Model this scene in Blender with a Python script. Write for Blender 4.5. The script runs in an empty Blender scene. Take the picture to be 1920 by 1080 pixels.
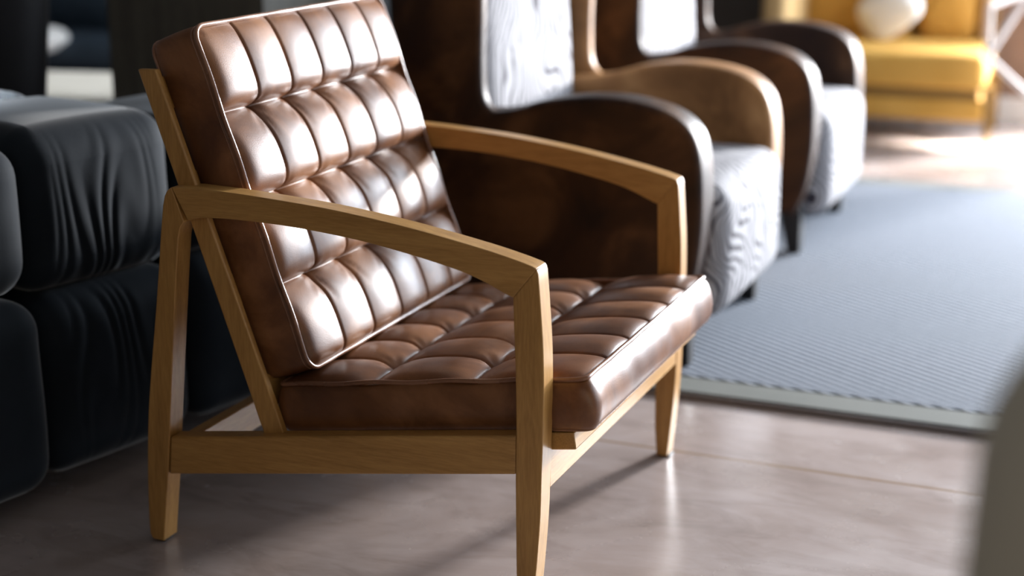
import bpy, bmesh, math, random
import numpy as np
from mathutils import Vector, Matrix
random.seed(4); np.random.seed(4)
S = bpy.context.scene
COL = S.collection

# ------------------------------------------------------------------ camera
cam_d = bpy.data.cameras.new('camera'); cam = bpy.data.objects.new('camera', cam_d); COL.objects.link(cam)
CAM = Vector((1.067, -2.2708, 1.0546)); YAW, PITCH = -0.39343, -0.26633
cam.location = CAM
cam.rotation_euler = (math.pi/2 + PITCH, 0, -YAW)
cam_d.sensor_width = 36; cam_d.lens = 2932.13/1920*36; cam_d.clip_start = .02; cam_d.clip_end = 60
cam_d.dof.use_dof = True; cam_d.dof.focus_distance = 2.28; cam_d.dof.aperture_fstop = 1.75
S.camera = cam

# ------------------------------------------------------------------ world, lights, exposure
W = bpy.data.worlds.new('world'); S.world = W; W.use_nodes = True
bg = W.node_tree.nodes['Background']; bg.inputs[0].default_value = (.72, .84, 1, 1); bg.inputs[1].default_value = .8

def area(name, loc, target, sx, sy, power, color, spread=math.pi):
    d = bpy.data.lights.new(name, 'AREA'); d.shape = 'RECTANGLE'; d.size = sx; d.size_y = sy
    d.energy = power; d.color = color; d.spread = spread
    o = bpy.data.objects.new(name, d); COL.objects.link(o); o.location = loc
    o.rotation_euler = (Vector(target)-Vector(loc)).to_track_quat('-Z', 'Y').to_euler()
    return o
area('low_sun_glow', (2.0, 5.6, 1.22), (0, 0, .35), .50, .34, 820, (1, .975, .96))
area('daylight_far_window', (2.05, 4.75, 1.40), (.9, 0, .6), 2.05, 2.1, 450, (.78, .88, 1))
area('daylight_side_window', (3.4, 2.3, 1.40), (0, 1.9, .5), 4.0, 2.0, 105, (.78, .88, 1))
area('low_sun_beam', (3.3, 3.87, .455), (.56, 3.87, 0), .18, .10, 9, (1, .95, .86), math.radians(2))
area('fill_left_room', (-1.9, 1.5, 2.68), (-1.95, 1.7, 0), 1.2, .9, 15, (.93, .96, 1), math.radians(60))  # added overhead fill for the dark left end
area('fill_sofa_top', (-1.12, -.10, 2.68), (-1.12, -.10, .62), .3, .3, 22, (1, .97, .92), math.radians(14))  # added narrow fill that lifts the sofa top, not a real opening
area('fill_behind_camera', (1.2, -4.6, 2.0), (0, 0, .4), 2.5, 1.4, 10, (1, .93, .84))  # added weak warm fill from the camera side, no window in that wall

S.view_settings.view_transform = 'Standard'; S.view_settings.look = 'None'
S.view_settings.gamma = 1; S.view_settings.use_curve_mapping = False
S.view_settings.exposure = 0.0
S.cycles.use_denoising = True
S.cycles.max_bounces = 8; S.cycles.diffuse_bounces = 4; S.cycles.glossy_bounces = 4
S.cycles.sample_clamp_indirect = 6

# ------------------------------------------------------------------ materials
class Mat:
    def __init__(s, name, rough=.5, color=(.5, .5, .5), **kw):
        s.m = bpy.data.materials.new(name); s.m.use_nodes = True
        s.t = s.m.node_tree; s.b = s.t.nodes['Principled BSDF']
        s.b.inputs['Base Color'].default_value = (*color, 1); s.b.inputs['Roughness'].default_value = rough
        for k, v in kw.items(): s.b.inputs[k.replace('_', ' ')].default_value = v
    def n(s, kind, **kw):
        nd = s.t.nodes.new(kind)
        for k, v in kw.items():
            if k in nd.inputs: nd.inputs[k].default_value = v
            else: setattr(nd, k, v)
        return nd
    def l(s, a, b): s.t.links.new(a, b)
    def coord(s, scale=(1, 1, 1), rot=(0, 0, 0), out='Object'):
        tc = s.n('ShaderNodeTexCoord'); mp = s.n('ShaderNodeMapping')
        mp.inputs['Scale'].default_value = scale; mp.inputs['Rotation'].default_value = rot
        s.l(tc.outputs[out], mp.inputs['Vector']); return mp.outputs[0]
    def noise(s, vec, scale, detail=3, rough=.5, dist=0):
        nd = s.n('ShaderNodeTexNoise'); nd.inputs['Scale'].default_value = scale
        nd.inputs['Detail'].default_value = detail; nd.inputs['Roughness'].default_value = rough
        nd.inputs['Distortion'].default_value = dist; s.l(vec, nd.inputs['Vector']); return nd.outputs['Fac']
    def ramp(s, fac, stops):
        nd = s.n('ShaderNodeValToRGB'); e = nd.color_ramp.elements
        while len(e) < len(stops): e.new(.5)
        for el, (p, c) in zip(e, stops): el.position = p; el.color = (*c, 1) if len(c) == 3 else c
        s.l(fac, nd.inputs[0]); return nd.outputs[0]
    def mix(s, fac, a, b, mode='MIX'):
        nd = s.n('ShaderNodeMix', data_type='RGBA', blend_type=mode)
        if isinstance(fac, (int, float)): nd.inputs[0].default_value = fac
        else: s.l(fac, nd.inputs[0])
        for i, v in ((6, a), (7, b)):
            if isinstance(v, tuple): nd.inputs[i].default_value = (*v, 1)
            else: s.l(v, nd.inputs[i])
        return nd.outputs[2]
    def col(s, out): s.l(out, s.b.inputs['Base Color']); return s
    def rough(s, out): s.l(out, s.b.inputs['Roughness']); return s
    def bump(s, h, strength, dist=.002):
        nd = s.n('ShaderNodeBump'); nd.inputs['Strength'].default_value = strength; nd.inputs['Distance'].default_value = dist
        s.l(h, nd.inputs['Height']); s.l(nd.outputs[0], s.b.inputs['Normal']); return s

def leather(name, dark, mid, light, rough=.34, scale=7, bump=.25, coat=.0, spec=.5):
    m = Mat(name, rough, Specular_IOR_Level=spec); v = m.coord()
    c = m.ramp(m.noise(v, scale, 5, .6, .6), [(.34, dark), (.50, mid), (.66, light)])
    m.col(c); m.b.inputs['Coat Weight'].default_value = coat; m.b.inputs['Coat Roughness'].default_value = .25
    vo = m.n('ShaderNodeTexVoronoi', feature='DISTANCE_TO_EDGE'); vo.inputs['Scale'].default_value = 420
    m.l(v, vo.inputs['Vector'])
    m.bump(vo.outputs['Distance'], bump, .0006)
    r = m.ramp(m.noise(v, 14, 3), [(.3, (rough*.85,)*3), (.7, (rough*1.2,)*3)]); m.rough(r)
    return m.m
M_LEATHER = leather('tan_brown_leather', (.092, .032, .011), (.165, .062, .021), (.27, .115, .045), .38)
M_PIPE = leather('leather_piping', (.15, .065, .035), (.22, .10, .055), (.30, .15, .085), .26)
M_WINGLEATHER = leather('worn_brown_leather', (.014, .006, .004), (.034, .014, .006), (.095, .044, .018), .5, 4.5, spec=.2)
M_WINGLIT = leather('bounce_lit_tan_leather', (.18, .085, .03), (.34, .17, .065), (.52, .29, .12), .5, 4.5, spec=.25)  # lighter copy of the wing leather, seat bounce light put into its colour

def wood(name, axis, tones, rough=.42, ring=1.0):
    m = Mat(name, rough, Specular_IOR_Level=.5, Coat_Weight=.15, Coat_Roughness=.3)
    sc = {'x': (1.2, 14, 14), 'z': (14, 14, 1.2), 'y': (14, 1.2, 14)}[axis]
    v = m.coord(sc)
    a = m.noise(v, 2.2*ring, 5, .62, 1.2)
    c = m.ramp(a, [(.28, tones[0]), (.5, tones[1]), (.75, tones[2])])
    v2 = m.coord(tuple(k*9 for k in sc)); g = m.noise(v2, 3.0, 3, .6)
    c = m.mix(.35, c, m.ramp(g, [(.35, tones[0]), (.65, tones[2])]))
    m.col(c); m.bump(g, .12, .0008)
    return m.m
OAK = ((.31, .15, .036), (.44, .225, .060), (.56, .31, .095))
M_OAKX = wood('oiled_oak_long_grain', 'x', OAK); M_OAKZ = wood('oiled_oak_upright_grain', 'z', OAK); M_OAKY = wood('oiled_oak_cross_grain', 'y', OAK)
M_DARKWOOD = wood('dark_stained_planks', 'z', ((.08, .075, .06), (.13, .12, .095), (.19, .175, .14)), .7, .8)
M_BLACKWOOD = Mat('black_lacquered_wood', .45, (.010, .009, .009)).m

def fabric(name, c0, c1, rough=.85, scale=160, bump=.3, sheen=.0, spec=.3):
    m = Mat(name, rough); v = m.coord()
    m.col(m.ramp(m.noise(v, 6, 4), [(.3, c0), (.7, c1)]))
    m.b.inputs['Sheen Weight'].default_value = sheen; m.b.inputs['Sheen Roughness'].default_value = .28
    m.b.inputs['Specular IOR Level'].default_value = spec
    m.bump(m.noise(v, scale, 3), bump, .0015)
    return m.m
M_VELVET = fabric('slate_velvet', (.009, .013, .018), (.016, .022, .030), .75, 260, .12, .55, .12)
M_CHARCOAL = fabric('charcoal_fabric', (.016, .016, .018), (.024, .024, .027), .7, 260, .2, .5)
M_CREAM = fabric('cream_upholstery', (.25, .24, .21), (.29, .28, .25), .8)
M_BLUE = fabric('blue_grey_upholstery', (.03, .048, .068), (.05, .072, .098), .8)
M_TEAL = fabric('teal_blue_cushion_cloth', (.02, .12, .22), (.03, .17, .29), .8)
M_NAVY = fabric('navy_upholstery', (.012, .020, .032), (.02, .032, .05), .8)
M_MUSTARD = fabric('mustard_upholstery', (.50, .27, .050), (.58, .33, .075), .75)
M_TANARM = fabric('pale_mustard_armrest_cloth', (.40, .26, .11), (.46, .31, .14), .75)
M_WHITECLOTH = fabric('white_cushion_cloth', (.80, .78, .74), (.86, .84, .80), .8)
M_GREIGE = fabric('greige_upholstery', (.60, .56, .43), (.68, .63, .50), .75)
M_WHITEMETAL = Mat('white_painted_metal', .35, (.80, .76, .74)).m
M_TANWOOD = wood('pale_tan_wood', 'z', ((.50, .30, .13), (.58, .37, .18), (.66, .45, .25)), .5)
M_BRASS = Mat('aged_brass', .4, (.25, .15, .05), Metallic=.8).m

def zebra():
    m = Mat('zebra_print_hide', .8); v = m.coord((1, 1, 1))
    n = m.n('ShaderNodeTexNoise'); n.inputs['Scale'].default_value = 4.2; n.inputs['Detail'].default_value = 1.5
    m.l(v, n.inputs['Vector'])
    mx = m.n('ShaderNodeVectorMath', operation='MULTIPLY_ADD')
    m.l(n.outputs['Color'], mx.inputs[0]); mx.inputs[1].default_value = (.42, .42, .42); m.l(v, mx.inputs[2])
    w = m.n('ShaderNodeTexWave', wave_type='BANDS', bands_direction='Y'); w.inputs['Scale'].default_value = 12
    w.inputs['Distortion'].default_value = 3.0; w.inputs['Detail'].default_value = 1; w.inputs['Detail Scale'].default_value = 1.4
    m.l(mx.outputs[0], w.inputs['Vector'])
    thick = m.noise(v, 5, 1)
    s = m.n('ShaderNodeMath', operation='MULTIPLY_ADD'); m.l(thick, s.inputs[0]); s.inputs[1].default_value = .9; m.l(w.outputs['Fac'], s.inputs[2])
    c = m.ramp(s.outputs[0], [(.50, (.035, .03, .04)), (.60, (.13, .125, .14)), (.70, (.33, .325, .34))])
    m.col(c); m.b.inputs['Specular IOR Level'].default_value = .2
    m.bump(m.noise(v, 320, 2), .3, .0015); return m.m
M_ZEBRA = zebra()

def floor_mat():
    m = Mat('polished_beige_floor', .22, Specular_IOR_Level=.75); v = m.coord()
    vs = m.coord((.9, 1.5, 1))
    c = m.ramp(m.noise(vs, 2.6, 6, .62, .8), [(.25, (.26, .205, .18)), (.5, (.36, .30, .28)), (.75, (.45, .39, .375))])
    c2 = m.ramp(m.noise(m.coord((1.6, 4, 1), (0, 0, .5)), 2.2, 4, .6, 1.5), [(.36, (.24, .17, .13)), (.50, (1, 1, 1)), (1, (1, 1, 1))])
    c = m.mix(.20, c, c2, 'MULTIPLY')
    # joints between the slabs, running with the rug edge
    sep = m.n('ShaderNodeSeparateXYZ'); m.l(v, sep.inputs[0])
    def joint(out, period, off, w):
        a = m.n('ShaderNodeMath', operation='ADD'); m.l(out, a.inputs[0]); a.inputs[1].default_value = off
        p = m.n('ShaderNodeMath', operation='PINGPONG'); m.l(a.outputs[0], p.inputs[0]); p.inputs[1].default_value = period/2
        k = m.n('ShaderNodeMath', operation='LESS_THAN'); m.l(p.outputs[0], k.inputs[0]); k.inputs[1].default_value = w
        return k.outputs[0]
    j = joint(sep.outputs['Y'], 1.2, 1.2-.355, .0045)
    c = m.mix(j, c, (.24, .165, .11))
    m.col(c)
    m.rough(m.ramp(m.noise(v, 5, 5, .6), [(.3, (.17,)*3), (.7, (.32,)*3)]))
    m.bump(m.noise(v, 2.2, 3), .15, .01)
    return m.m
def rug_mat():
    m = Mat('blue_grey_ribbed_weave', .9); v = m.coord()
    sep = m.n('ShaderNodeSeparateXYZ'); m.l(v, sep.inputs[0])
    w = m.n('ShaderNodeTexWave', wave_type='BANDS', bands_direction='Y'); w.inputs['Scale'].default_value = 14
    w.inputs['Distortion'].default_value = .6; w.inputs['Detail'].default_value = 2; w.inputs['Detail Scale'].default_value = 6
    m.l(m.coord((1, 1, 1), (0, 0, math.radians(34))), w.inputs['Vector'])
    w2 = m.n('ShaderNodeTexWave', wave_type='BANDS', bands_direction='X'); w2.inputs['Scale'].default_value = 26
    w2.inputs['Distortion'].default_value = .8; m.l(m.coord((1, 1, 1), (0, 0, math.radians(34))), w2.inputs['Vector'])
    h = m.n('ShaderNodeMath', operation='MULTIPLY_ADD'); m.l(w2.outputs['Fac'], h.inputs[0]); h.inputs[1].default_value = .35; m.l(w.outputs['Fac'], h.inputs[2])
    c = m.ramp(h.outputs[0], [(.15, (.060, .076, .096)), (1.0, (.172, .188, .222))])
    m.col(c); m.bump(h.outputs[0], .8, .004); m.b.inputs['Specular IOR Level'].default_value = .15
    return m.m
M_FLOOR = floor_mat(); M_RUG = rug_mat()
M_RUGBORDER = fabric('plain_rug_border', (.09, .095, .084), (.11, .115, .103), .9, 400, .4)
M_RUGBIND = fabric('rug_edge_binding', (.19, .18, .20), (.24, .23, .25), .8, 500, .4)
def plaster(name, a, b):
    m = Mat(name, .85); v = m.coord(); m.col(m.ramp(m.noise(v, 3, 5), [(.3, a), (.7, b)])); m.bump(m.noise(v, 60, 3), .15, .003); return m.m
M_GREYWALL = plaster('grey_blue_plaster', (.27, .30, .33), (.33, .36, .39))
M_DARKWALL = plaster('dark_taupe_plaster', (.06, .05, .042), (.085, .07, .06))
M_PINKWALL = plaster('rose_beige_plaster', (.20, .115, .075), (.24, .145, .095))
M_OFFWHITE = plaster('off_white_paint', (.62, .58, .54), (.68, .64, .60))
M_CEIL = plaster('ceiling_paint', (.12, .115, .11), (.14, .135, .13))

# ------------------------------------------------------------------ mesh helpers
def link(name, me, mat, parent=None, smooth=40):
    o = bpy.data.objects.new(name, me); COL.objects.link(o)
    if mat: me.materials.append(mat)
    if smooth:
        me.polygons.foreach_set('use_smooth', [True]*len(me.polygons)); me.update()
        if smooth < 180: me.set_sharp_from_angle(angle=math.radians(smooth))
    if parent: o.parent = parent
    return o
def pydata(name, v, f):
    me = bpy.data.meshes.new(name); me.from_pydata([tuple(map(float, p)) for p in v], [], [tuple(map(int, q)) for q in f]); me.validate(); me.update(); return me
def tag(o, label=None, cat=None, group=None, kind=None):
    for k, v in (('label', label), ('category', cat), ('group', group), ('kind', kind)):
        if v: o[k] = v
    return o
def thing(name, label, cat, loc=(0, 0, 0), rz=0, group=None):
    o = bpy.data.objects.new(name, None); COL.objects.link(o); o.location = loc; o.rotation_euler = (0, 0, rz); o.empty_display_size = .1
    return tag(o, label, cat, group)
def fixnormals(me):
    bm = bmesh.new(); bm.from_mesh(me); bmesh.ops.recalc_face_normals(bm, faces=bm.faces); bm.to_mesh(me); bm.free()
def bevel(o, w, seg=3, ang=35):
    b = o.modifiers.new('bevel', 'BEVEL'); b.width = w; b.segments = seg; b.limit_method = 'ANGLE'; b.angle_limit = math.radians(ang)
    b.harden_normals = False; return o
def smooth_poly(pts, it=1):
    """Chaikin corner cutting on a closed outline."""
    for _ in range(it):
        q = []
        for i in range(len(pts)):
            a = np.array(pts[i]); b = np.array(pts[(i+1) % len(pts)]); q += [a*.75+b*.25, a*.25+b*.75]
        pts = q
    return pts
def catmull(pts, n=6):
    """Smooth open curve through points."""
    P = [np.array(p, float) for p in pts]; P = [2*P[0]-P[1]] + P + [2*P[-1]-P[-2]]; out = []
    for i in range(1, len(P)-2):
        for k in range(n):
            t = k/n; a, b, c, d = P[i-1], P[i], P[i+1], P[i+2]
            out.append(.5*((2*b)+(-a+c)*t+(2*a-5*b+4*c-d)*t*t+(-a+3*b-3*c+d)*t**3))
    out.append(P[-2]); return out
def prism(name, outline, y0, y1, mat, parent=None, bev=.003, seg=3, smooth=40):
    """Outline given in (x, z), extruded along y."""
    n = len(outline)
    v = [(p[0], y0, p[1]) for p in outline] + [(p[0], y1, p[1]) for p in outline]
    f = [tuple(range(n)), tuple(range(2*n-1, n-1, -1))] + [(i, i+n, (i+1) % n+n, (i+1) % n) for i in range(n)]
    me = pydata(name, v, f); fixnormals(me)
    o = link(name, me, mat, parent, smooth)
    if bev: bevel(o, bev, seg)
    return o
def box(name, c, s, mat, parent=None, bev=.003, rot=None, seg=2):
    me = bpy.data.meshes.new(name); bm = bmesh.new(); bmesh.ops.create_cube(bm, size=1)
    for v in bm.verts: v.co = Vector((v.co.x*s[0], v.co.y*s[1], v.co.z*s[2]))
    if rot: bmesh.ops.rotate(bm, verts=bm.verts, cent=(0, 0, 0), matrix=rot)
    bmesh.ops.translate(bm, verts=bm.verts, vec=c)
    bm.to_mesh(me); bm.free(); o = link(name, me, mat, parent, 40)
    if bev: bevel(o, bev, seg)
    return o
def rbox(name, s, r, mat, parent=None, c=(0, 0, 0), n=14, puff=0, rot=None, disp=None, smooth=180, M=None):
    """Soft upholstered block: rounded box with crowned faces."""
    h = np.array(s)/2; r = min(r, h.min()*.98)
    g = []
    for k in range(3):
        inner = h[k]-r
        m = max(3, int(n*h[k]/h.max()))
        a = np.linspace(0, math.pi/2, 7)
        edge = inner + r*np.sin(a)
        t = np.concatenate([-edge[::-1], np.linspace(-inner, inner, m+2)[1:-1], edge])
        g.append(t)
    V = {}; verts = []; faces = []
    def vid(i, j, k):
        key = (i, j, k)
        if key not in V:
            V[key] = len(verts); verts.append((g[0][i], g[1][j], g[2][k]))
        return V[key]
    L = [len(a)-1 for a in g]
    for ax in range(3):
        b, c2 = [q for q in range(3) if q != ax]
        for side in (0, L[ax]):
            for i in range(L[b]):
                for j in range(L[c2]):
                    q = []
                    for di, dj in ((0, 0), (1, 0), (1, 1), (0, 1)):
                        idx = [0, 0, 0]; idx[ax] = side; idx[b] = i+di; idx[c2] = j+dj; q.append(vid(*idx))
                    faces.append(q)
    P = np.array(verts); inner = h-r
    Q = np.clip(P, -inner, inner); D = P-Q
    # map the cube corner region onto the sphere of radius r
    N = np.linalg.norm(D, axis=1); N[N < 1e-9] = 1; P2 = Q + D/N[:, None]*r
    if puff:
        q = P2/h
        for ax in range(3):
            o1, o2 = [k for k in range(3) if k != ax]
            P2[:, ax] += np.sign(q[:, ax])*np.abs(q[:, ax])**2*puff*(1-np.clip(np.abs(q[:, o1]), 0, 1)**2.5)*(1-np.clip(np.abs(q[:, o2]), 0, 1)**2.5)
    if disp is not None: P2 = disp(P2, h)
    if rot is not None: P2 = P2 @ np.array(rot).T
    P2 = P2 + np.array(c)
    if M is not None: P2 = np.array([tuple(M @ Vector(p)) for p in P2])
    me = pydata(name, P2, faces); fixnormals(me)
    return link(name, me, mat, parent, smooth)
def tube(name, pts, r, mat, parent=None, closed=False, seg=10):
    P = [Vector(p) for p in pts]; n = len(P); v = []; f = []; up = None
    for i, p in enumerate(P):
        a = P[(i-1) % n] if closed or i > 0 else p; b = P[(i+1) % n] if closed or i < n-1 else p
        t = (b-a).normalized()
        if up is None: up = t.orthogonal().normalized()
        up = (up-t*up.dot(t)).normalized(); s = t.cross(up)
        rr = r[i] if isinstance(r, (list, tuple)) else r
        for k in range(seg):
            an = 2*math.pi*k/seg; v.append(p+rr*(math.cos(an)*up+math.sin(an)*s))
    m = n if closed else n-1
    for i in range(m):
        j = (i+1) % n
        for k in range(seg): f.append((i*seg+k, i*seg+(k+1) % seg, j*seg+(k+1) % seg, j*seg+k))
    if not closed: f += [tuple(range(seg))[::-1], tuple((n-1)*seg+k for k in range(seg))]
    me = pydata(name, v, f); fixnormals(me); return link(name, me, mat, parent, 60)
def taper(name, top, bot, mat, parent=None, bev=.003):
    """Four-sided leg: top and bottom = (cx, cy, z, sx, sy)."""
    v = []
    for cx, cy, z, sx, sy in (bot, top): v += [(cx-sx/2, cy-sy/2, z), (cx+sx/2, cy-sy/2, z), (cx+sx/2, cy+sy/2, z), (cx-sx/2, cy+sy/2, z)]
    f = [(3, 2, 1, 0), (4, 5, 6, 7)]+[(i, (i+1) % 4, (i+1) % 4+4, i+4) for i in range(4)]
    me = pydata(name, v, f); o = link(name, me, mat, parent, 40); bevel(o, bev, 2); return o
def smnoise(P, f, seed=0):
    r = np.random.RandomState(seed); out = np.zeros(len(P))
    for k in range(7):
        d = r.normal(size=3); d /= np.linalg.norm(d); out += np.sin(P @ d*f*(.6+.9*r.rand())+r.rand()*6.28)
    return out/7

# ------------------------------------------------------------------ setting
XW0, XW1, YW0, YW1, ZC = -5.2, 3.5, -4.9, 4.58, 2.75
def slab(name, c, s, mat, par=None, kind='structure'):
    o = box(name, c, s, mat, par, 0); 
    if par is None: o['kind'] = kind
    return o
slab('floor', ((XW0+XW1)/2, (YW0+YW1)/2, -.05), (XW1-XW0+.4, YW1-YW0+.4, .1), M_FLOOR)
slab('ceiling', ((XW0+XW1)/2, (YW0+YW1)/2, ZC+.05), (XW1-XW0+.4, YW1-YW0+.4, .1), M_CEIL)
slab('wall_left', (XW0-.06, (YW0+YW1)/2, ZC/2), (.12, YW1-YW0, ZC), M_GREYWALL)
slab('wall_near', ((XW0+XW1)/2, YW0-.06, ZC/2), (XW1-XW0, .12, ZC), M_DARKWALL)
# far wall: grey stretch, rose beige stretch, then a window opening from x=.95 to 3.1
slab('wall_far', ((XW0-.62)/2, YW1+.06, ZC/2), (-.62-XW0, .12, ZC), M_GREYWALL)
w = box('wall_far_beige', ((-.62+.95)/2, YW1+.06, ZC/2), (.95+.62, .12, ZC), M_PINKWALL, None, 0); w['kind'] = 'structure'
box_parts = []
slab('wall_far_corner', ((3.1+XW1)/2, YW1+.06, ZC/2), (XW1-3.1, .12, ZC), M_PINKWALL)
slab('wall_far_sill', ((.95+3.1)/2, YW1+.06, .12), (2.15, .12, .24), M_PINKWALL)
slab('wall_far_lintel', ((.95+3.1)/2, YW1+.06, 2.6), (2.15, .12, .3), M_PINKWALL)
slab('baseboard_far', ((-.62+.95)/2, YW1-.012, .05), (.95+.62, .024, .10), M_OFFWHITE)
# side wall with a wide window
slab('wall_right', (XW1+.06, (YW0+.6)/2, ZC/2), (.12, .6-YW0, ZC), M_DARKWALL)
slab('wall_right_sill', (XW1+.06, 2.55, .15), (.12, 3.9, .3), M_OFFWHITE)
slab('wall_right_lintel', (XW1+.06, 2.55, 2.6), (.12, 3.9, .3), M_OFFWHITE)
def window(name, x0, x1, z0, z1, y, along='x', n=3):
    o = bpy.data.objects.new(name, None); COL.objects.link(o); o['kind'] = 'structure'
    L = x1-x0; fw = .05
    for i in range(n+1):
        t = x0+L*i/n; c = (t, y, (z0+z1)/2) if along == 'x' else (y, t, (z0+z1)/2)
        box('window_frame', c, (fw, fw, z1-z0), M_OFFWHITE, o, 0)
    for z in (z0, z1):
        c = ((x0+x1)/2, y, z) if along == 'x' else (y, (x0+x1)/2, z)
        box('window_frame', c, (L, fw, fw) if along == 'x' else (fw, L, fw), M_OFFWHITE, o, 0)
    return o
window('window_1', .95, 3.1, .24, 2.45, YW1+.03, 'x', 1)
window('window_2', .6, 4.5, .3, 2.45, XW1+.03, 'y', 1)
# dark taupe pier at the far wall
slab('trim_1', (-.665, YW1-.06, ZC/2), (.36, .12, ZC), M_DARKWALL)

# ------------------------------------------------------------------ the tufted lounge armchair
HW, TH = .350, .0369
AC = thing('tufted_lounge_armchair', 'light oak framed armchair with button-tufted brown leather seat and back, nearest the camera', 'armchair')
rear_out = catmull([(-.334, .0), (-.357, .004), (-.360, .05), (-.357, .123), (-.355, .169), (-.349, .214), (-.339, .286), (-.325, .374), (-.312, .46), (-.305, .511), (-.299, .552), (-.296, .569), (-.291, .580)], 4)
rear_out = [(-.355, .004)] + [tuple(p) for p in catmull([(-.360, .012), (-.360, .05), (-.3565, .13), (-.349, .214), (-.339, .286), (-.325, .374), (-.312, .46), (-.305, .511), (-.298, .556)], 4)] + [(-.294, .571), (-.289, .580), (-.281, .5855)]
rear_in = [(-.262, .534), (-.2695, .524), (-.274, .508), (-.279, .47), (-.290, .378), (-.300, .291), (-.312, .191), (-.314, .16), (-.316, .12), (-.325, .10), (-.333, .004)]
rear_in = [(-.262, .534), (-.2695, .524), (-.274, .508), (-.279, .47), (-.290, .378), (-.300, .291), (-.311, .191), (-.316, .15), (-.320, .11), (-.327, .06), (-.334, .004)]
arm_top = [tuple(p) for p in catmull([(-.281, .5855), (-.253, .587), (-.213, .5862), (-.149, .5838), (-.033, .576), (.045, .5675), (.124, .5565), (.222, .539), (.274, .5275), (.300, .5205)], 4)] + [(.306, .5175)]
arm_under = [tuple(p) for p in catmull([(.271, .473), (.254, .480), (.222, .4935), (.182, .5055), (.106, .521), (.029, .533), (-.067, .542), (-.133, .5445), (-.182, .545), (-.21, .544), (-.24, .541), (-.262, .534)], 3)]
fl_front = [(.306, .5175)] + [tuple(p) for p in catmull([(.3085, .510), (.3125, .461), (.3165, .40), (.3175, .34), (.317, .30), (.316, .255), (.3145, .21), (.3135, .161), (.3105, .111), (.306, .055), (.301, .004)], 3)]
fl_back = [(.281, .004), (.2765, .06), (.2755, .155), (.275, .204), (.276, .273), (.275, .364), (.272, .442), (.271, .473)]
rail = [(-.311, .184), (.2755, .270), (.275, .2115), (-.317, .1205)]
stile = [(-.343, .756), (-.311, .757), (-.113, .203), (-.149, .199)]
tiltS = math.atan(.148)
for sgn, nm in ((-1, 'near'), (1, 'far')):
    y0, y1 = sorted((sgn*HW, sgn*(HW-TH)))
    prism('leg', rear_out+rear_in, y0, y1, M_OAKZ, AC, .0015)
    prism('armrest', arm_top+arm_under[:-1], y0, y1, M_OAKX, AC, .0015)
    prism('leg', fl_front+fl_back, y0, y1, M_OAKZ, AC, .0015)
    ya, yb = sorted((sgn*(HW-.002), sgn*(HW-TH+.004)))
    prism('side_rail', rail, ya, yb, M_OAKX, AC, .003)
    ya, yb = sorted((sgn*.330, sgn*.317))
    prism('back_stile', stile, ya, yb, M_OAKZ, AC, .0025)
    for px in (.296, -.345):  # small dark glides
        box('glide', (px if px > 0 else -.345, sgn*(HW-TH/2), .002), (.018, .026, .004), M_BLACKWOOD, AC, .001)
ry = Matrix.Rotation(-tiltS, 3, 'Y')
box('seat_frame', (.115, 0, .2235), (.472, .612, .026), M_OAKY, AC, .002, ry)
box('front_rail', (.3005, 0, .2145), (.026, 2*(HW-TH), .062), M_OAKY, AC, .002)
box('rear_rail', (-.296, 0, .155), (.022, 2*(HW-TH), .05), M_OAKY, AC, .002)
for k, t in enumerate((.12, .40, .68, .93)):
    p = Vector((-.131, 0, .20)).lerp(Vector((-.327, 0, .757)), t)
    box('back_slat', (p.x-.002, 0, p.z), (.014, .615, .05), M_OAKY, AC, .002, Matrix.Rotation(-math.radians(19.4), 3, 'Y'))
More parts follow.
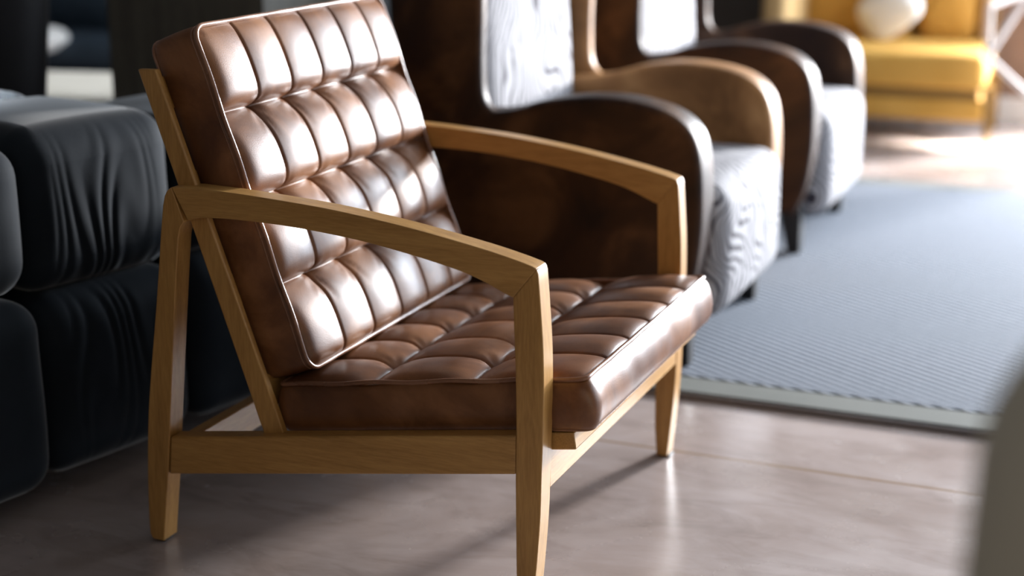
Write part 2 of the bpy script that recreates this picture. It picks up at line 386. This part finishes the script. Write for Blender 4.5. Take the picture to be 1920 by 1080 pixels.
def tufted(name, hw, L, thick, rows, origin, vdir, ndir, amp_seam, amp_panel, recess, parent, rear_round=.02, crn=.022, wall_bulge=.010, seed=0, groove=.0035, skew=0, pin=.011):
    """Tufted cushion. Surface coords: u across (world y), v along vdir, n along ndir. Front rim lies at n=0."""
    o = Vector(origin); vd = Vector(vdir).normalized(); nd = Vector(ndir).normalized(); ud = Vector((0, 1, 0))
    cols = 6; per = 22
    def samples(bounds):
        out = []
        for a, b in zip(bounds[:-1], bounds[1:]):
            k = np.arange(per)/per; t = .5-.5*np.cos(k*math.pi); out += list(a+(b-a)*(.25*k+.75*t))
        return np.array(out+[bounds[-1]])
    ub = np.linspace(-hw, hw, cols+1); vb = np.array(rows)
    U = samples(ub); V = samples(vb)
    uu, vv = np.meshgrid(U, V)
    cu = np.clip(np.searchsorted(ub, uu, 'right')-1, 0, cols-1); cv = np.clip(np.searchsorted(vb, vv, 'right')-1, 0, len(vb)-2)
    fu = (uu-ub[cu])/(ub[cu+1]-ub[cu]); fv = (vv-vb[cv])/(vb[cv+1]-vb[cv])
    rs = np.random.RandomState(seed); jit = rs.uniform(.9, 1.1, (len(vb)-1, cols))[cv, cu]
    # row profile: arch between the horizontal seams; open towards the rim in the first and last row
    last = len(vb)-2
    if skew: fv = fv**skew
    arch = 1-np.abs(2*fv-1)**2.6
    half_lo = 1-np.abs(1-fv)**2.4*0; 
    lo = np.where(fv < .5, 1-.55*np.abs(2*fv-1)**3, arch)      # first row: only falls partly at the rim
    hi = np.where(fv > .5, 1-.55*np.abs(2*fv-1)**3, arch)
    A = np.where(cv == 0, lo, np.where(cv == last, hi, arch))
    base = -recess*(1-A) + amp_seam*A
    pf = (1-np.abs(2*fu-1)**2.2)
    edge_u = ((cu == 0) & (fu < .5)) | ((cu == cols-1) & (fu > .5))
    pf = np.where(edge_u, 1-.9*np.abs(2*fu-1)**3, pf)
    panel = amp_panel*pf*(.35+.65*A)*jit
    # distance to seams
    du = np.minimum(fu, 1-fu)*(ub[1]-ub[0]); du = np.where(((cu == 0) & (fu < .5)) | ((cu == cols-1) & (fu > .5)), 1, du)
    dv = np.minimum(fv, 1-fv)*(vb[1]-vb[0]); dv = np.where(((cv == 0) & (fv < .5)) | ((cv == last) & (fv > .5)), 1, dv)
    gro = -groove*np.exp(-(du/.0022)**2) - groove*1.1*np.exp(-(dv/.0024)**2)
    pinch = -pin*np.exp(-((du**2+dv**2)/(.017**2)))
    # small pull creases fanning from the buttons
    ang = np.arctan2(dv, du+1e-6); rad = np.sqrt(du**2+dv**2)
    crease = .0010*np.sin(ang*9+cu*1.7+cv*2.1)*np.exp(-((rad-.022)/.014)**2)
    crown = .006*(1-np.abs(uu/hw)**4)
    P = np.stack([uu, vv, vv], -1)
    n = base+panel+gro+pinch+crease+crown
    # fall to the rim
    rim = np.minimum(hw-np.abs(uu), np.minimum(vv-vb[0], vb[-1]-vv)); k = np.clip(rim/.018, 0, 1); k = np.sqrt(np.clip(1-(1-k)**2, 0, 1))
    n = n*k - .004*(1-k)
    # square sheet -> rounded corner outline
    um, vm = (vb[0]+vb[-1])/2, (vb[-1]-vb[0])/2
    X = uu; Yc = vv-um
    def roundmap(X, Y, hx, hy, r):
        ix, iy = hx-r, hy-r; ax, ay = np.abs(X), np.abs(Y)
        m = (ax > ix) & (ay > iy); dx, dy = np.where(m, ax-ix, 0), np.where(m, ay-iy, 0)
        mx = np.maximum(dx, dy); l = np.sqrt(dx**2+dy**2)+1e-12; s = np.where(m, mx/l, 1)
        return np.where(m, np.sign(X)*(ix+dx*s), X), np.where(m, np.sign(Y)*(iy+dy*s), Y)
    Xr, Yr = roundmap(X, Yc, hw, vm, crn)
    nv, nu = uu.shape
    verts = np.stack([Xr, Yr+um, n], -1).reshape(-1, 3)
    idx = np.arange(nv*nu).reshape(nv, nu)
    faces = np.stack([idx[:-1, :-1], idx[:-1, 1:], idx[1:, 1:], idx[1:, :-1]], -1).reshape(-1, 4).tolist()
    # perimeter ring, then border band
    ring = list(idx[0, :])+list(idx[1:, -1])+list(idx[-1, -2::-1])+list(idx[-2:0:-1, 0])
    R = verts[ring]; allv = [verts]; prev = ring; base_i = len(verts); R0 = R.copy(); ctr = np.array([0, um])
    xy = R0[:, :2]; nrm = np.stack([np.sign(xy[:, 0])*np.clip((np.abs(xy[:, 0])-(hw-crn))/crn, 0, 1), np.sign(xy[:, 1]-um)*np.clip((np.abs(xy[:, 1]-um)-(vm-crn))/crn, 0, 1)], -1)
    nrm /= np.linalg.norm(nrm, axis=1)[:, None]+1e-9
    steps = 16
    for k in range(1, steps+1):
        t = k/steps; depth = -.004-(thick-.004)*t
        out = wall_bulge*(1-(2*t-1)**2)**.7 if 0 < t < 1 else 0
        if t > .8: out -= rear_round*(1-math.sqrt(max(0, 1-((t-.8)/.2)**2)))
        wr = smnoise(np.stack([xy[:, 0], xy[:, 1], np.full(len(xy), depth*.25)], -1), 105, seed+3)*.0032*math.sin(t*math.pi)
        Q = np.zeros((len(R), 3)); Q[:, :2] = xy+nrm*(out+wr)[:, None]; Q[:, 2] = depth
        allv.append(Q); cur = list(range(base_i, base_i+len(R))); base_i += len(R)
        m = len(ring); faces += [(prev[i], cur[i], cur[(i+1) % m], prev[(i+1) % m]) for i in range(m)]
        prev = cur
    faces.append(tuple(prev))
    VV = np.concatenate(allv); Wp = np.array(o)+VV[:, :1]*np.array(ud)+VV[:, 1:2]*np.array(vd)+VV[:, 2:3]*np.array(nd)
    me = pydata(name, Wp, faces); fixnormals(me); c = link(name, me, M_LEATHER, parent, 180)
    # piping round the rim and round the rear edge
    def loopcurve(h, v0, v1, r, z, wob):
        pts = []; mm = 60
        cs = [(h-r, v0+r, -90), (h-r, v1-r, 0), (-h+r, v1-r, 90), (-h+r, v0+r, 180)]
        raw = []
        for cx, cy, a0 in cs:
            for a in range(0, 91, 9): raw.append((cx+r*math.cos(math.radians(a0+a)), cy+r*math.sin(math.radians(a0+a))))
        full = []
        for i in range(len(raw)):
            a, b = np.array(raw[i]), np.array(raw[(i+1) % len(raw)]); d = np.linalg.norm(b-a); q = max(1, int(d/.008))
            for j in range(q): full.append(a+(b-a)*j/q)
        for p in full:
            zz = z+wob*math.sin(p[0]*62+seed)*math.cos(p[1]*50+seed)
            q = o+ud*float(p[0])+vd*float(p[1])+nd*zz; pts.append(q)
        return pts
    tube('piping', loopcurve(hw+.0005, vb[0]-.0005, vb[-1]+.0005, crn, -.001, .0012), .0036, M_PIPE, c, True, 10)
    tube('piping', loopcurve(hw+.0008, vb[0]-.001, vb[-1]+.001, crn, -.0095, .001), .0016, M_PIPE, c, True, 8)
    tube('piping', loopcurve(hw-.001, vb[0]+.001, vb[-1]-.001, crn, -thick+.004, .001), .0030, M_PIPE, c, True, 8)
    return c
bd = Vector((-.331, 0, .9436)); bn = Vector((.9436, 0, .331))
BC = tufted('back_cushion', .300, .540, .088, [0, .137, .274, .410, .541], (-.0806, 0, .309), bd, bn, .006, .0055, .0185, AC, rear_round=.004, wall_bulge=.004, seed=2, skew=.64, pin=.007)
sd = Vector((-math.cos(tiltS), 0, -math.sin(tiltS))); sn = Vector((-math.sin(tiltS), 0, math.cos(tiltS)))
SC = tufted('seat_cushion', .304, .50, .080, [0, .182, .350, .503], (.363, 0, .3545), sd, sn,   .003, .007, .012, AC, rear_round=.006, crn=.011, wall_bulge=.012, seed=5)

# ------------------------------------------------------------------ wing chairs in a row on the rug
def wing_chair(y0, label, tan=False):
    t = thing('wing_armchair', label, 'armchair', (0, y0, 0), 0, 'leather wing chairs in a row on the rug')
    front = catmull([(.185, .130), (.212, .20), (.226, .29), (.229, .38), (.222, .47), (.200, .527), (.150, .563), (.07, .582), (-.02, .585), (-.11, .572), (-.19, .549), (-.238, .541)], 5)
    wing = catmull([(-.238, .541), (-.258, .575), (-.262, .65), (-.260, .80), (-.272, .93), (-.315, 1.015), (-.39, 1.04), (-.455, 1.01)], 5)[1:]
    rear = [(-.485, .93), (-.478, .75), (-.462, .5), (-.45, .3), (-.44, .13)]
    arm = [tuple(p) for p in front]+[(-.30, .540), (-.465, .535), (-.45, .3), (-.44, .13)]
    wout = [(-.215, .500), (-.222, .535)]+[tuple(p) for p in wing]+[(-.485, .93), (-.478, .75), (-.464, .50)]
    for k, (a, b) in enumerate(((0, .105), (.615, .72))):
        mat = M_WINGLIT if (tan and k) else M_WINGLEATHER  # far side of the first chair takes the bounce-lit copy
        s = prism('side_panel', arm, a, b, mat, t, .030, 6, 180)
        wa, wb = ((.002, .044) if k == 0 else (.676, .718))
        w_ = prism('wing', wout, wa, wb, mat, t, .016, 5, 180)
        pts = [(p[0]-.006*np.sign(p[0]+.15), a+.012 if k == 0 else b-.012, p[1]-.004) for p in arm[:-3]]
        tube('piping', pts, .0035, M_WINGLEATHER, s, False, 8)
    bk = rbox('back', (.16, .54, .90), .05, M_WINGLEATHER, t, (-.425, .36, .58), 12, .01)
    rbox('back_cushion', (.13, .565, .62), .055, M_ZEBRA, t, (-.355, .352, .70), 18, .02, rot=Matrix.Rotation(math.radians(-4), 3, 'Y'))
    def sd(P, h):
        return P
    rbox('seat_cushion', (.575, .535, .295), .05, M_ZEBRA, t, (-.035, .36, .252), 22, .016)
    for lx in (.165, -.40):
        for ly in (.075, .645):
            taper('leg', (lx, ly, .15, .062, .062), (lx+.012*np.sign(lx), ly, .012, .036, .036), M_BLACKWOOD, t)
    return t
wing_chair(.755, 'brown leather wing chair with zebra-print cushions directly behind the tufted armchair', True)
wing_chair(1.835, 'brown leather wing chair with zebra-print cushions, farther one, nearest the mustard armchair')

# ------------------------------------------------------------------ rug
RUG = thing('area_rug', 'blue-grey ribbed woven rug with plain grey border under the wing chairs', 'rug', (0, 0, 0))
def sheet(name, x0, x1, y0, y1, z, h, mat): return box(name, ((x0+x1)/2, (y0+y1)/2, z+h/2), (x1-x0, y1-y0, h), mat, RUG, .003)
RX0, RX1, RY0, RY1 = -.95, 2.9, .648, 3.06
sheet('ribbed_field', RX0+.10, RX1-.10, RY0+.105, RY1-.10, 0, .012, M_RUG)
for a in ((RX0+.012, RX1-.012, RY0+.012, RY0+.105), (RX0+.012, RX1-.012, RY1-.10, RY1-.012), (RX0+.012, RX0+.10, RY0+.105, RY1-.10), (RX1-.10, RX1-.012, RY0+.105, RY1-.10)):
    sheet('border', *a, 0, .011, M_RUGBORDER)
tube('edge_binding', [(x, y, .0055) for x, y in ((RX0, RY0), (RX1, RY0), (RX1, RY1), (RX0, RY1))], .0055, M_RUGBIND, RUG, True)

# ------------------------------------------------------------------ slate velvet sofa on the left
ang = math.radians(13)
SO = thing('modular_velvet_sofa', 'dark slate velvet modular sofa with gathered puffed blocks behind the oak armchair', 'sofa', (-.605, -.17, 0), -ang)
# local frame: +y runs along the face, +x points out of the face
def sofa_block(y0, y1, z0, z1, x1, depth, seed, gather=None, name='upper_block', r=.055):
    s = (depth, y1-y0, z1-z0)
    def disp(P, h):
        q = P/h; P = P.copy(); Pc = P.copy()
        P[:, 0] += smnoise(Pc, 22, seed)*.004*(q[:, 0] > 0)
        P[:, 2] += smnoise(Pc, 16, seed+5)*.003*(q[:, 2] > 0)
        if gather is not None:
            g0, gw, up, amp = gather   # centre along y, width, which z edge is gathered, depth
            wy = np.exp(-np.abs((Pc[:, 1]-g0)/gw)**3); ez = np.clip(.5+up*q[:, 2]*.5, 0, 1)**.7*np.clip((1.02-up*q[:, 2])*6, 0, 1)
            ph = (Pc[:, 1]-g0)*(100-up*q[:, 2]*14)+2.2*np.sin(Pc[:, 2]*14+Pc[:, 1]*26+seed)+1.1*np.sin(Pc[:, 1]*61)
            fold = np.abs(np.sin(ph))**1.3-.5
            P[:, 0] += amp*fold*wy*ez*(q[:, 0] > .3)
        return P
    return rbox(name, s, r, M_VELVET, SO, (x1-depth/2, (y0+y1)/2, (z0+z1)/2), 90, .012, disp=disp)
SM = -.105
sofa_block(-.95, SM-.004, .368, .618, .030, .36, 1)
sofa_block(SM, .235, .352, .628, .0, .36, 2, (.000, .095, -1, .0050))
sofa_block(.24, .80, .352, .60, .0, .36, 3)
sofa_block(-.95, SM-.004, .03, .364, .055, .48, 4, None, 'lower_block')
sofa_block(SM, .235, .03, .348, .022, .48, 5, (-.02, .09, 1, .006), 'lower_block')
sofa_block(.24, .80, .03, .348, .012, .48, 6, None, 'lower_block')
sofa_block(-.95, .235, .30, .632, -.345, .55, 7, None, 'rear_block')
for x in (-.05, -.8):
    for y in (-.85, .70): box('foot', (x, y, .015), (.05, .05, .03), M_BLACKWOOD, SO, .002)

# ------------------------------------------------------------------ dark pillar, things behind the sofa
slab('trim_2', (-1.162, 1.22, ZC/2), (.453, .44, ZC), M_DARKWOOD)
CH = thing('charcoal_high_back_armchair', 'tall charcoal upholstered chair back rising behind the velvet sofa at left', 'armchair', (-1.652, .62, 0), 0)
rbox('backrest', (.70, .16, .74), .07, M_CHARCOAL, CH, (0, 0, .70), 16, .01, rot=Matrix.Rotation(math.radians(7), 3, 'Y'))
rbox('seat', (.66, .50, .22), .05, M_CHARCOAL, CH, (-.02, .30, .30), 10, .01)
for x in (-.28, .26):
    for y in (0, .48): taper('leg', (x, y, .36, .04, .04), (x, y, .0, .03, .03), M_BLACKWOOD, CH)
OT = thing('cream_ottoman', 'cream upholstered block ottoman between the charcoal chair and dark pillar', 'ottoman', (-2.0, 1.62, 0), math.radians(12))
rbox('cushion_top', (.85, .5, .28), .02, M_CREAM, OT, (0, 0, .265), 8, .004)
rbox('base', (.83, .48, .12), .02, M_CREAM, OT, (0, 0, .07), 8, 0)
for x in (-.36, .36):
    for y in (-.19, .19): box('foot', (x, y, .01), (.05, .05, .02), M_BLACKWOOD, OT, .002)
BS = thing('blue_grey_sofa', 'navy and blue-grey sofa glimpsed behind the cream ottoman', 'sofa', (-2.95, 3.0, 0), math.radians(6))
rbox('base', (1.5, .8, .22), .04, M_NAVY, BS, (0, .25, .16), 8, 0)
rbox('seat_cushion', (1.4, .75, .12), .05, M_BLUE, BS, (0, .22, .31), 10, .01)
rbox('backrest', (1.5, .22, .62), .06, M_NAVY, BS, (0, .70, .45), 10, .01)
for x in (-.65, .65):
    for y in (-.08, .58): box('foot', (x, y, .03), (.05, .05, .06), M_BLACKWOOD, BS, .002)
o = rbox('scatter_cushion', (.42, .13, .34), .06, M_BLUE, None, (0, 0, 0), 14, .03); o.location = (-3.12, 3.22, .555); o.rotation_euler = (math.radians(-14), 0, .05)
tag(o, 'grey-blue square cushion leaning on the blue-grey sofa back', 'cushion', 'cushions on the blue-grey sofa')
o = rbox('scatter_cushion', (.30, .12, .34), .055, M_TEAL, None, (0, 0, 0), 14, .03); o.location = (-2.67, 3.27, .555); o.rotation_euler = (math.radians(-14), 0, -.1)
tag(o, 'bright teal-blue cushion beside the grey-blue one', 'cushion', 'cushions on the blue-grey sofa')
o = rbox('folded_throw', (.10, .18, .06), .028, M_WHITECLOTH, None, (0, 0, 0), 12, .02); o.location = (-3.045, 2.80, .372)
tag(o, 'small white folded throw on the blue-grey sofa seat', 'throw')

# ------------------------------------------------------------------ mustard armchair and its neighbours
_p = Vector((.46, 3.80, 0)); _r = Matrix.Rotation(math.radians(3), 3, 'Z')
MC = thing('mustard_armchair', 'mustard yellow armchair with thick seat cushion and slim legs by the far wall', 'armchair', _p-_r @ _p, math.radians(3))
rbox('seat_cushion', (.86, .60, .135), .035, M_MUSTARD, MC, (.03, 4.09, .288), 12, .006)
rbox('base', (.84, .58, .085), .02, M_MUSTARD, MC, (.040, 4.09, .146), 8, 0)
box('seat_rail', (.035, 4.09, .204), (.81, .555, .032), M_BRASS, MC, .002)
rbox('back_cushion', (.44, .12, .46), .04, M_MUSTARD, MC, (-.10, 4.37, .58), 12, .012)
rbox('back_cushion', (.21, .12, .46), .04, M_MUSTARD, MC, (.275, 4.38, .58), 12, .02)
box('back_frame', (.04, 4.455, .50), (.84, .03, .72), M_BRASS, MC, .004)
box('back_post', (.425, 4.36, .47), (.035, .10, .74), M_TANWOOD, MC, .004)
rbox('armrest', (.10, .60, .46), .03, M_TANARM, MC, (-.345, 4.12, .42), 10, .005)
for x in (-.36, .47):
    for y in (3.83, 4.36): taper('leg', (x, y, .235, .034, .034), (x+.012*np.sign(x), y, 0, .022, .022), M_BRASS, MC)
o = rbox('scatter_cushion', (.22, .08, .17), .034, M_WHITECLOTH, None, (0, 0, 0), 16, .018)
o.location = (.030, 4.19, .482); o.rotation_euler = (math.radians(-14), math.radians(-38), 0)
tag(o, 'glaring white cushion tilted on its corner on the mustard armchair', 'cushion')
# white rod frame table
nodes = {'a': (.472, 3.70, .366), 'b': (.600, 3.70, .600), 'c': (.90, 3.62, .012), 'e': (.467, 3.72, .548), 'f': (.62, 3.92, .600), 'g': (.98, 3.78, .600), 'h': (.66, 4.05, .012), 'i': (1.05, 4.0, .012), 'k': (1.0, 4.1, .40)}
GT = thing('rod_frame_table', 'white geometric rod frame side table right of the mustard armchair', 'side table', (0, 0, 0))
for p, q in ('ab', 'ac', 'ef', 'ea', 'bg', 'gc', 'fh', 'hi', 'gi', 'gk', 'ki', 'fk', 'bf', 'hc'):
    tube('rod', [nodes[p], nodes[q]], .0115, M_WHITEMETAL, GT, False, 10)
tp = pydata('table_top', [(.60, 3.70, .60), (.98, 3.72, .60), (1.0, 4.0, .60), (.62, 3.98, .60), (.60, 3.70, .612), (.98, 3.72, .612), (1.0, 4.0, .612), (.62, 3.98, .612)], [(3, 2, 1, 0), (4, 5, 6, 7), (0, 1, 5, 4), (1, 2, 6, 5), (2, 3, 7, 6), (3, 0, 4, 7)])
link('table_top', tp, M_WHITEMETAL, GT, 40)

# ------------------------------------------------------------------ pale armchair in the foreground right
FG = thing('pale_greige_armchair', 'pale greige armchair back, out of focus at the lower right edge', 'armchair', (0, 0, 0))
def fgd(P, h):
    return P
rbox('backrest', (.66, .20, .60), .095, M_GREIGE, FG, (1.330, -1.42, .536), 14, .01)
rbox('seat', (.62, .56, .24), .06, M_GREIGE, FG, (1.33, -1.06, .30), 10, .01)
for x in (1.04, 1.56):
    for y in (-1.42, -.84): taper('leg', (x, y, .28, .04, .04), (x, y, 0, .028, .028), M_OAKZ, FG)
